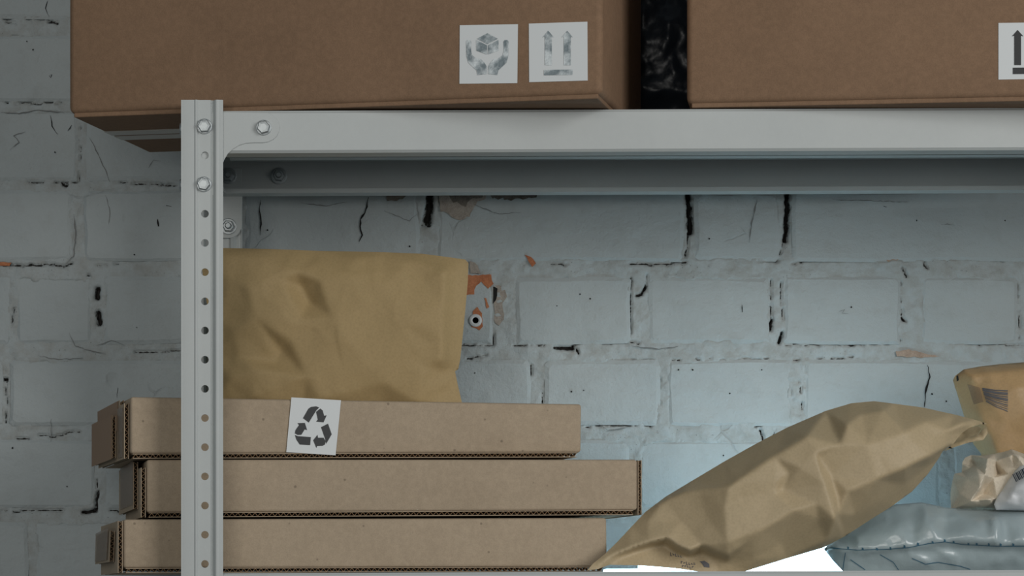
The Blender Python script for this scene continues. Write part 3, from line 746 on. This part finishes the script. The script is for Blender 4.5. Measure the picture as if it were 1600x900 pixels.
    if crumple:
        rs = np.random.default_rng(seed+3); bx0, bx1, by0, by1 = Q[:,0].min(), Q[:,0].max(), Q[:,1].min(), Q[:,1].max()
        m = int((bx1-bx0)*(by1-by0)/cscale**2)+8
        s = np.stack([rs.uniform(bx0-20, bx1+20, m), rs.uniform(by0-20, by1+20, m)], 1)
        s = np.concatenate([s, [(bx0-60, by0-60), (bx1+60, by0-60), (bx0-60, by1+60), (bx1+60, by1+60)]]); sd = rs.uniform(-1, 1, len(s))
        rc = delaunay_2d_cdt([Vector(p) for p in s], [], [], 0, 1e-4)
        e = tri_eval([(v.x, v.y) for v in rc[0]], [sd[o_[0]] for o_ in rc[3]], [f for f in rc[2] if len(f) == 3], Q)
        d = d+np.clip(dist/10, 0, 1)*crumple*np.nan_to_num(e); d = lap(d, 1, .35)
    prof = 1-np.exp(-dist/fall)
    db = d-thick*prof
    if back is not None: db = np.maximum(db, back*np.clip(prof*1.6, 0, 1)) if False else db
    sc = Y0/F; nV = len(Q)
    X = (Q[:,0]-CX)*sc; Z = ZC-(Q[:,1]-CY)*sc
    co = [(X[i], Y0-d[i]*.001, Z[i]) for i in range(nV)]; fs = [tuple(int(k) for k in t_) for t_ in T]
    bidx = {}
    for i in range(nV):
        if isE[i]: bidx[i] = i
        else: bidx[i] = len(co); co.append((X[i], Y0-db[i]*.001, Z[i]))
    fs += [tuple(bidx[k] for k in t_[::-1]) for t_ in fs if not all(isE[k] for k in t_)]
    b = MB(); b.add(co, fs)
    o = b.build(name, M[mat], parent, smooth=ang)
    return o

# tall padded envelope standing on the stack
Y = 2.865
env = thing('padded_envelope', 'upright brown paper envelope standing on the stack behind the recycling sticker', 'envelope', tuple(P(520, 638, Y)))
ol = [(312,394),(350,387.5),(420,389),(500,392),(600,394),(660,396.5),(695,401),(727,405.5),(732,411),(731,440),(727,485),(723,525),(719,562),(716,577),(711,580),(715,600),(722,630),(723,640),(600,641),(470,642),(332,641),(334,560),(324,480)]
ol = [(x, y, 0) for x, y in ol]; nO = len(ol)
ct = [(352,400,6),(378,396,6),(420,412,10),(465,427,12),(500,412,9),(560,405,7),(640,408,6),(700,416,5),   # 0-7
      (709,428,6),(709,470,5),(706,520,5),(704,560,5),(700,577,4),                                       # 8-12 seam
      (694,430,13),(692,480,14),(690,530,15),(688,565,15),(668,575,14),(658,600,15),(655,632,13),        # 13-19
      (390,450,16),(440,440,12),(470,447,2),(482,472,3),(500,440,15),(540,430,14),(600,450,15),(640,500,18),
      (520,500,19),(470,500,17),(400,500,17),(440,547,3),(428,566,4),(455,535,14),(410,580,15),(370,520,13),(360,590,12),(372,560,8),
      (480,590,15),(560,560,19),(600,600,18),(500,625,14),(400,620,12),(365,615,8),(360,440,12),(345,500,7)]
cr = [[nO+0,nO+1,nO+2,nO+3], [nO+8,nO+9,nO+10,nO+11,nO+12], [nO+13,nO+14,nO+15,nO+16], [nO+12,nO+17,nO+18,nO+19], [nO+22,nO+23], [nO+31,nO+32]]
bag('paper_sleeve', 'kraft', env, ol, ct, Y, 26, cr, 4.0, 2, 1.1, 60, 4, 30, 1.1, 42.)

# the kraft mailer leaning across the lower shelf
Y = 2.80
mail = thing('bubble_mailer', 'stuffed brown kraft mailer leaning diagonally beside the stack of flat boxes', 'mailer', tuple(P(1120, 894.5, Y)))
ol = [(914,892,34),(924,881,30),(944,865,24),(962,848,14),(985,824,8),(1008,800,4),(1040,776,0),(1080,752,0),(1130,722,0),(1180,694,0),(1230,668,0),(1290,642,0),(1330,630,0),(1365,627,2),(1395,631,4),
      (1440,637,4),(1490,648,4),(1525,657,4),(1541,663,6),(1528,664,8),(1512,669,12),(1497,679,16),(1483,696,20),(1469,706,14),(1465,716,8),(1448,742,4),(1425,768,0),(1395,790,0),(1360,812,0),(1320,838,0),(1285,856,2),(1230,872,8),(1160,893.5,14),(1120,894.5,16),(1085,893,18),(1050,888,20),(1000,884,22),(950,883,26),(930,890,32)]
nO = len(ol)
ct = [(945,872,30),(980,858,31),(1010,848,32),(1037,842,34),(1052,853,37),(1071,862,41),(1090,853,39),(1110,863,40),(1130,869,42),     # 0-8 lower fold
      (982,865,16),(1012,855,11),(1038,850,9),(1054,863,11),(1073,870,14),(1094,863,13),(1112,871,17),(1134,878,22),               # 9-16 tucked panel
      (1034,782,14),(1060,773,22),(1087,768,30),(1130,765,50),(1149,751,50),(1200,717,46),(1250,687,50),(1313,668,46),(1372,645,32),  # 17-25 upper crease
      (1010,815,16),(1060,815,24),(1100,812,37),(1124,800,49),(1128,850,50),                                                         # 26-30
      (1150,780,48),(1165,845,46),(1200,775,50),(1203,757,50),(1222,742,46),(1214,768,45),(1240,735,55),                             # 31-37
      (1262,712,56),(1268,719,51),(1287,745,48),(1312,771,54),(1297,778,47),(1275,760,58),(1291,813,57),(1264,790,55),(1268,812,46),(1286,846,26),(1299,805,47),  # 38-48
      (1230,800,56),(1180,830,53),(1215,850,24),(1175,875,25),
      (1340,700,55),(1400,680,48),(1355,753,56),(1400,735,53),(1440,716,44),(1470,703,28),
      (1330,805,26),(1370,785,22),(1410,757,18),(1445,728,16),
      (1440,662,33),(1448,685,36),(1470,676,30),(1500,664,22),(1340,650,28),(1300,700,54)]
c_ = lambda *k: [nO+i for i in k]
cr = [c_(0,1,2,3,4,5,6,7,8), c_(9,10,11,12,13,14,15,16), c_(17,18,19,20,21,22,23), c_(20,29,30), c_(38,39,40,41), c_(38,43,44), c_(45,44), c_(45,46,47), c_(30,50,49), c_(41,55,56,57,58)]
m_body = bag('mailer_body', 'kraft2', mail, ol, ct, Y, 34, cr, 3.2, 1, .7, 46, 9, 26, .9, 46.)
lip = [(1472,706,10),(1486,695,8),(1500,688,4),(1515,683,2),(1530,677,0),(1538,668,0),(1542,667,2),(1542,678,4),(1534,688,8),(1512,692,9),(1490,699,10)]
bag('mouth_lip', 'kraft2', mail, lip, [(1505,691,12),(1525,684,11),(1536,678,8)], Y, 5, (), 3., 1, .5, 18, 3, 8)
inner = [(1476,700,-6),(1490,680,-26),(1512,666,-30),(1536,664,-24),(1540,668,-20),(1532,680,-22),(1510,689,-22)]
bag('mouth_lining', 'kraft2', mail, inner, [(1510,677,-32)], Y, 4, (), 4., 1, .3, 18, 3, 8)
bvm = bvh_of(m_body)
tx = []     # faint print on the tucked panel
def glyphs(x, y, n, w, h, slope, gap=1.4):
    r = random.Random(int(x*7+y)); out = []
    for i in range(n):
        gx = x+i*(w+gap); gy = y+i*(w+gap)*slope; hh = h*r.choice((.7, 1, 1))
        out.append([(gx, gy-hh), (gx+w*.35, gy-hh+w*slope*.35), (gx+w*.35, gy+w*slope*.35), (gx, gy)])
        yy = gy-hh*r.choice((0, .5, 1))*.9
        out.append([(gx, yy), (gx+w, yy+w*slope), (gx+w, yy+1.0+w*slope), (gx, yy+1.0)])
    return out
tx += glyphs(1047, 868, 5, 2.6, 4.5, .12); tx += glyphs(1064, 881, 6, 2.6, 4, .1); tx += glyphs(1066, 886.5, 5, 2.4, 3.5, .1)
tx += [[(1093,877.5),(1101,876.5),(1108,881),(1108.5,887),(1100,886),(1097,881)]]
decal('printed_text', tx, bvm, 'bar_ink', mail, .0006, 5)

# grey poly mailer lying on the shelf
Y = 2.885
gm = thing('poly_mailer', 'grey glossy plastic mailer lying flat on the lower shelf', 'mailer', tuple(P(1540, 895.5, Y)))
ol = [(1286,858,6),(1300,846,4),(1335,822,0),(1368,801,0),(1400,788,0),(1440,785,0),(1478,793,0),(1520,796,0),(1600,796,0),(1700,796,0),(1775,802,0),(1792,850,4),(1785,894,6),(1700,895.5,10),(1600,895.5,10),(1500,895.5,10),(1400,895.5,10),(1318,895.5,8),(1300,876,6)]
nO = len(ol)
ct = [(1300,853,22),(1340,858,26),(1380,857,30),(1420,854,32),(1462,847,34),(1476,845,35),(1505,850,36),(1560,853,37),(1600,852,38),(1690,852,38),(1770,852,22),
      (1310,862,18),(1380,864,23),(1476,855,24),(1600,860,28),(1690,860,28),(1330,880,14),(1420,880,20),(1465,868,26),(1500,880,18),(1560,876,24),(1600,880,20),(1700,880,20),
      (1340,838,20),(1390,832,30),(1420,815,18),(1445,822,32),(1452,840,34),(1400,808,12),(1465,838,30),(1500,835,38),(1530,815,26),(1535,845,40),(1545,812,36),(1560,808,22),(1580,840,40),(1640,830,36),(1700,820,28),(1600,806,20),(1500,806,14)]
cr = [[nO+i for i in range(11)], [nO+11,nO+12,nO+13,nO+14,nO+15], [nO+31,nO+32], [nO+33,nO+32], [nO+26,nO+27], [nO+13,nO+18]]
g_body = bag('mailer_film', 'poly', gm, ol, ct, Y, 75, cr, 4., 3, 2.2, 34, 13, 22)
bvg = bvh_of(g_body)
seam = [(1296,856),(1340,859),(1380,858),(1420,855),(1450,849),(1476,846),(1505,850),(1560,853),(1640,852),(1740,852)]
def line_polys(pts, w): return [[(a[0], a[1]-w/2), (b_[0], b_[1]-w/2), (b_[0], b_[1]+w/2), (a[0], a[1]+w/2)] for a, b_ in zip(pts[:-1], pts[1:])]
tk = []
for x, y in [(1325,857),(1348,858),(1370,858),(1391,857),(1413,854),(1434,850),(1457,847.5),(1476,845),(1490,847),(1513,850),(1526,850),(1545,850.5),(1563,851),(1583,851),(1604,851)]:
    tk.append([(x-1.2, y-2.6), (x+1.6, y-1.6), (x+1.6, y+1.6), (x-1.2, y+1)])
decal('printed_seam_line', line_polys(seam, 1.0)+tk, bvg, 'blue_ink', gm, .0006, 6)
diag = [[(1321,863),(1317,891)], [(1329,874),(1352,890)], [(1375,866),(1396,878),(1404,890)], [(1425,872),(1446,881),(1466,878)], [(1466,878),(1500,884),(1516,889)]]
pol = []
for d_ in diag:
    for a, b_ in zip(d_[:-1], d_[1:]):
        l = math.hypot(b_[0]-a[0], b_[1]-a[1]); nx_, ny_ = -(b_[1]-a[1])/l*.55, (b_[0]-a[0])/l*.55
        pol.append([(a[0]+nx_, a[1]+ny_), (b_[0]+nx_, b_[1]+ny_), (b_[0]-nx_, b_[1]-ny_), (a[0]-nx_, a[1]-ny_)])
decal('printed_lines', pol, bvg, 'blue_ink', gm, .0006, 6)

# brown parcel behind, top right of the lower shelf
Y = 2.955
bp = thing('kraft_parcel', 'folded brown paper parcel with smudged barcode at the right edge', 'parcel', tuple(P(1600, 797, Y)))
ol = [(1489,594,0),(1491,588,4),(1504,578,6),(1530,573,4),(1562,569,0),(1600,566,0),(1690,561,0),(1725,575,0),(1730,680,0),(1728,797,0),(1640,798,0),(1560,797,0),(1534,770,0),(1533,709,0),(1521,694,0),(1512,668,0),(1502,636,0)]
nO = len(ol)
ct = [(1505,584,16),(1516,610,20),(1523,650,24),(1535,680,28),(1548,712,30),(1513,590,22),(1540,585,26),(1600,578,24),(1690,575,24),
      (1535,625,30),(1545,640,34),(1580,610,36),(1600,615,33),(1615,600,37),(1600,650,38),(1560,665,34),(1600,700,32),(1650,640,38),(1690,700,30),(1570,620,36),(1640,740,22),(1575,740,24)]
cr = [[nO+0,nO+1,nO+2,nO+3,nO+4], [nO+5,nO+6,nO+7,nO+8], [nO+9,nO+10], [nO+12,nO+13]]
p_body = bag('parcel_wrap', 'kraft3', bp, ol, ct, Y, 55, cr, 4., 2, 1.2, 30, 17, 16)
bvp = bvh_of(p_body)
bars = []
for i in range(11):
    s = i/10; y0 = 606+s*20; y1 = 610+s*32; x0 = 1535+s*6; w = (1.5, 2.2, 1.2)[i % 3]*(1.15 if i < 6 else .7)
    bars.append([(x0, y0), ((x0+1574)/2, (y0+y1)/2+1), (1575, y1), (1575, y1+w), ((x0+1574)/2, (y0+y1)/2+1+w), (x0, y0+w)])
decal('barcode', bars, bvp, 'bar_ink', bp, .0006, 6)
decal('printed_mark', [[(1495,588),(1498,586.5),(1499,594),(1496,596)]], bvp, 'ink', bp, .0008, 4)
decal('tape', [[(1512,600),(1532,606),(1537,628),(1522,632)]], bvp, 'tape', bp, .0005, 5)

# crumpled packing paper
Y = 2.90
cp = thing('packing_paper', 'crumpled cream packing paper wad on top of the grey mailer', 'paper', tuple(P(1550, 797, Y)))
ol = [(1486,797),(1485,770),(1488,752),(1491.5,740),(1503,738),(1504,722),(1508,715),(1517,711),(1535,712),(1553,709),(1568,706),(1581,702),(1600,709),(1625,716),(1640,740),(1640,797),(1560,798)]
ol = [(x, y, 0) for x, y in ol]; nO = len(ol)
ct = [(1494,772,14),(1505,748,12),(1519,742,20),(1512,722,3),(1521,728,4),(1528,745,22),(1536,718,14),(1550,722,12),(1560,740,6),(1568,742,16),(1575,712,16),(1545,748,18),(1533,772,8),(1520,765,24),(1508,785,20),(1550,780,16),(1590,730,18),(1600,760,16)]
cr = [[nO+3,nO+4,nO+5], [nO+6,nO+7,nO+9], [nO+5,nO+12], [nO+1,nO+2]]
bag('crumpled_sheet', 'cream', cp, ol, [(x, y, d_*1.7) for x, y, d_ in ct], Y, 40, cr, 2.0, 0, .6, 14, 29, 7, 10., 17., ang=.3)

# small white plastic bag with barcode
Y = 2.872
wbg = thing('white_poly_bag', 'crinkled white plastic bag with barcode in front of the crumpled paper', 'bag', tuple(P(1610, 797, Y)))
ol = [(1556,797),(1553,788),(1558,776),(1566,766),(1574,753),(1585,737),(1598,723),(1620,708),(1660,700),(1690,730),(1690,798),(1620,798)]
ol = [(x, y, 0) for x, y in ol]
bag_w = bag('bag_film', 'white_poly', wbg, ol, [(1570,785,10),(1580,765,16),(1600,745,22),(1600,780,18),(1575,792,6),(1590,790,10),(1640,750,26)], Y, 30, (), 3., 2, 1.6, 16, 31, 10, 2.2, 16.)
bvw = bvh_of(bag_w); bars = []
ux, uy = .86, -.5; vx, vy = .45, .89
x0, y0 = 1582.5, 742
off = 0
for i in range(9):
    w = (1.6, .9, 2.2, 1.0)[i % 4]; a = (x0+ux*off, y0+uy*off); off += w; b_ = (x0+ux*off, y0+uy*off); off += (1.2, 1.6, 1.0)[i % 3]
    L = 13
    bars.append([a, b_, (b_[0]+vx*L, b_[1]+vy*L), (a[0]+vx*L, a[1]+vy*L)])
decal('barcode', bars, bvw, 'navy', wbg, .0006, 4)

# black plastic parcel in the dark gap between the two large boxes
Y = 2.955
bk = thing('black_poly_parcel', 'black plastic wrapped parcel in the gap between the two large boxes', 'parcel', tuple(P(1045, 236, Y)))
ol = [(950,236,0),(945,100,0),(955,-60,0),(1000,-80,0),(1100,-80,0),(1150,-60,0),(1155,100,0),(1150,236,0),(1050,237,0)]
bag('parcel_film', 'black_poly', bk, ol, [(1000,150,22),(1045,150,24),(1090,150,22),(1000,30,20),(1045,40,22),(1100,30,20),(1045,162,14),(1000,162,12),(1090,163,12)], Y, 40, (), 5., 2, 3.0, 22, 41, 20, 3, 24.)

# ------------------------------------------------------------------ LED batten lying at the back of the lower shelf
xa, xb = XP(945, 2.94), XP(1475, 2.94); z0 = zD((xa+xb)/2)
led = thing('batten_lamp', 'glowing white batten lamp behind the leaning mailer', 'lamp', ((xa+xb)/2, 2.95, z0))
b = MB(); b.box(xa, xb, 2.936, 2.964, z0, z0+.0040); b.build('diffuser_base', M['led'], led, bevel=.0008)
b = MB(); b.box(xa+.002, xb-.002, 2.938, 2.962, z0+.0040, z0+.0046); b.build('joint', M['plug'], led)
b = MB(); n = 14; xt = XP(1000, 2.94)
sec = [(2.934, .0046)]+[(2.950-.016*math.cos(math.pi*k/n), .012+.0135*math.sin(math.pi*k/n)) for k in range(n+1)]+[(2.966, .0046)]
b.prism([Vector((xt, y_, z0+z_)) for y_, z_ in sec], (xb-xt, 0, 0)); b.build('diffuser', M['led'], led, smooth=.6)
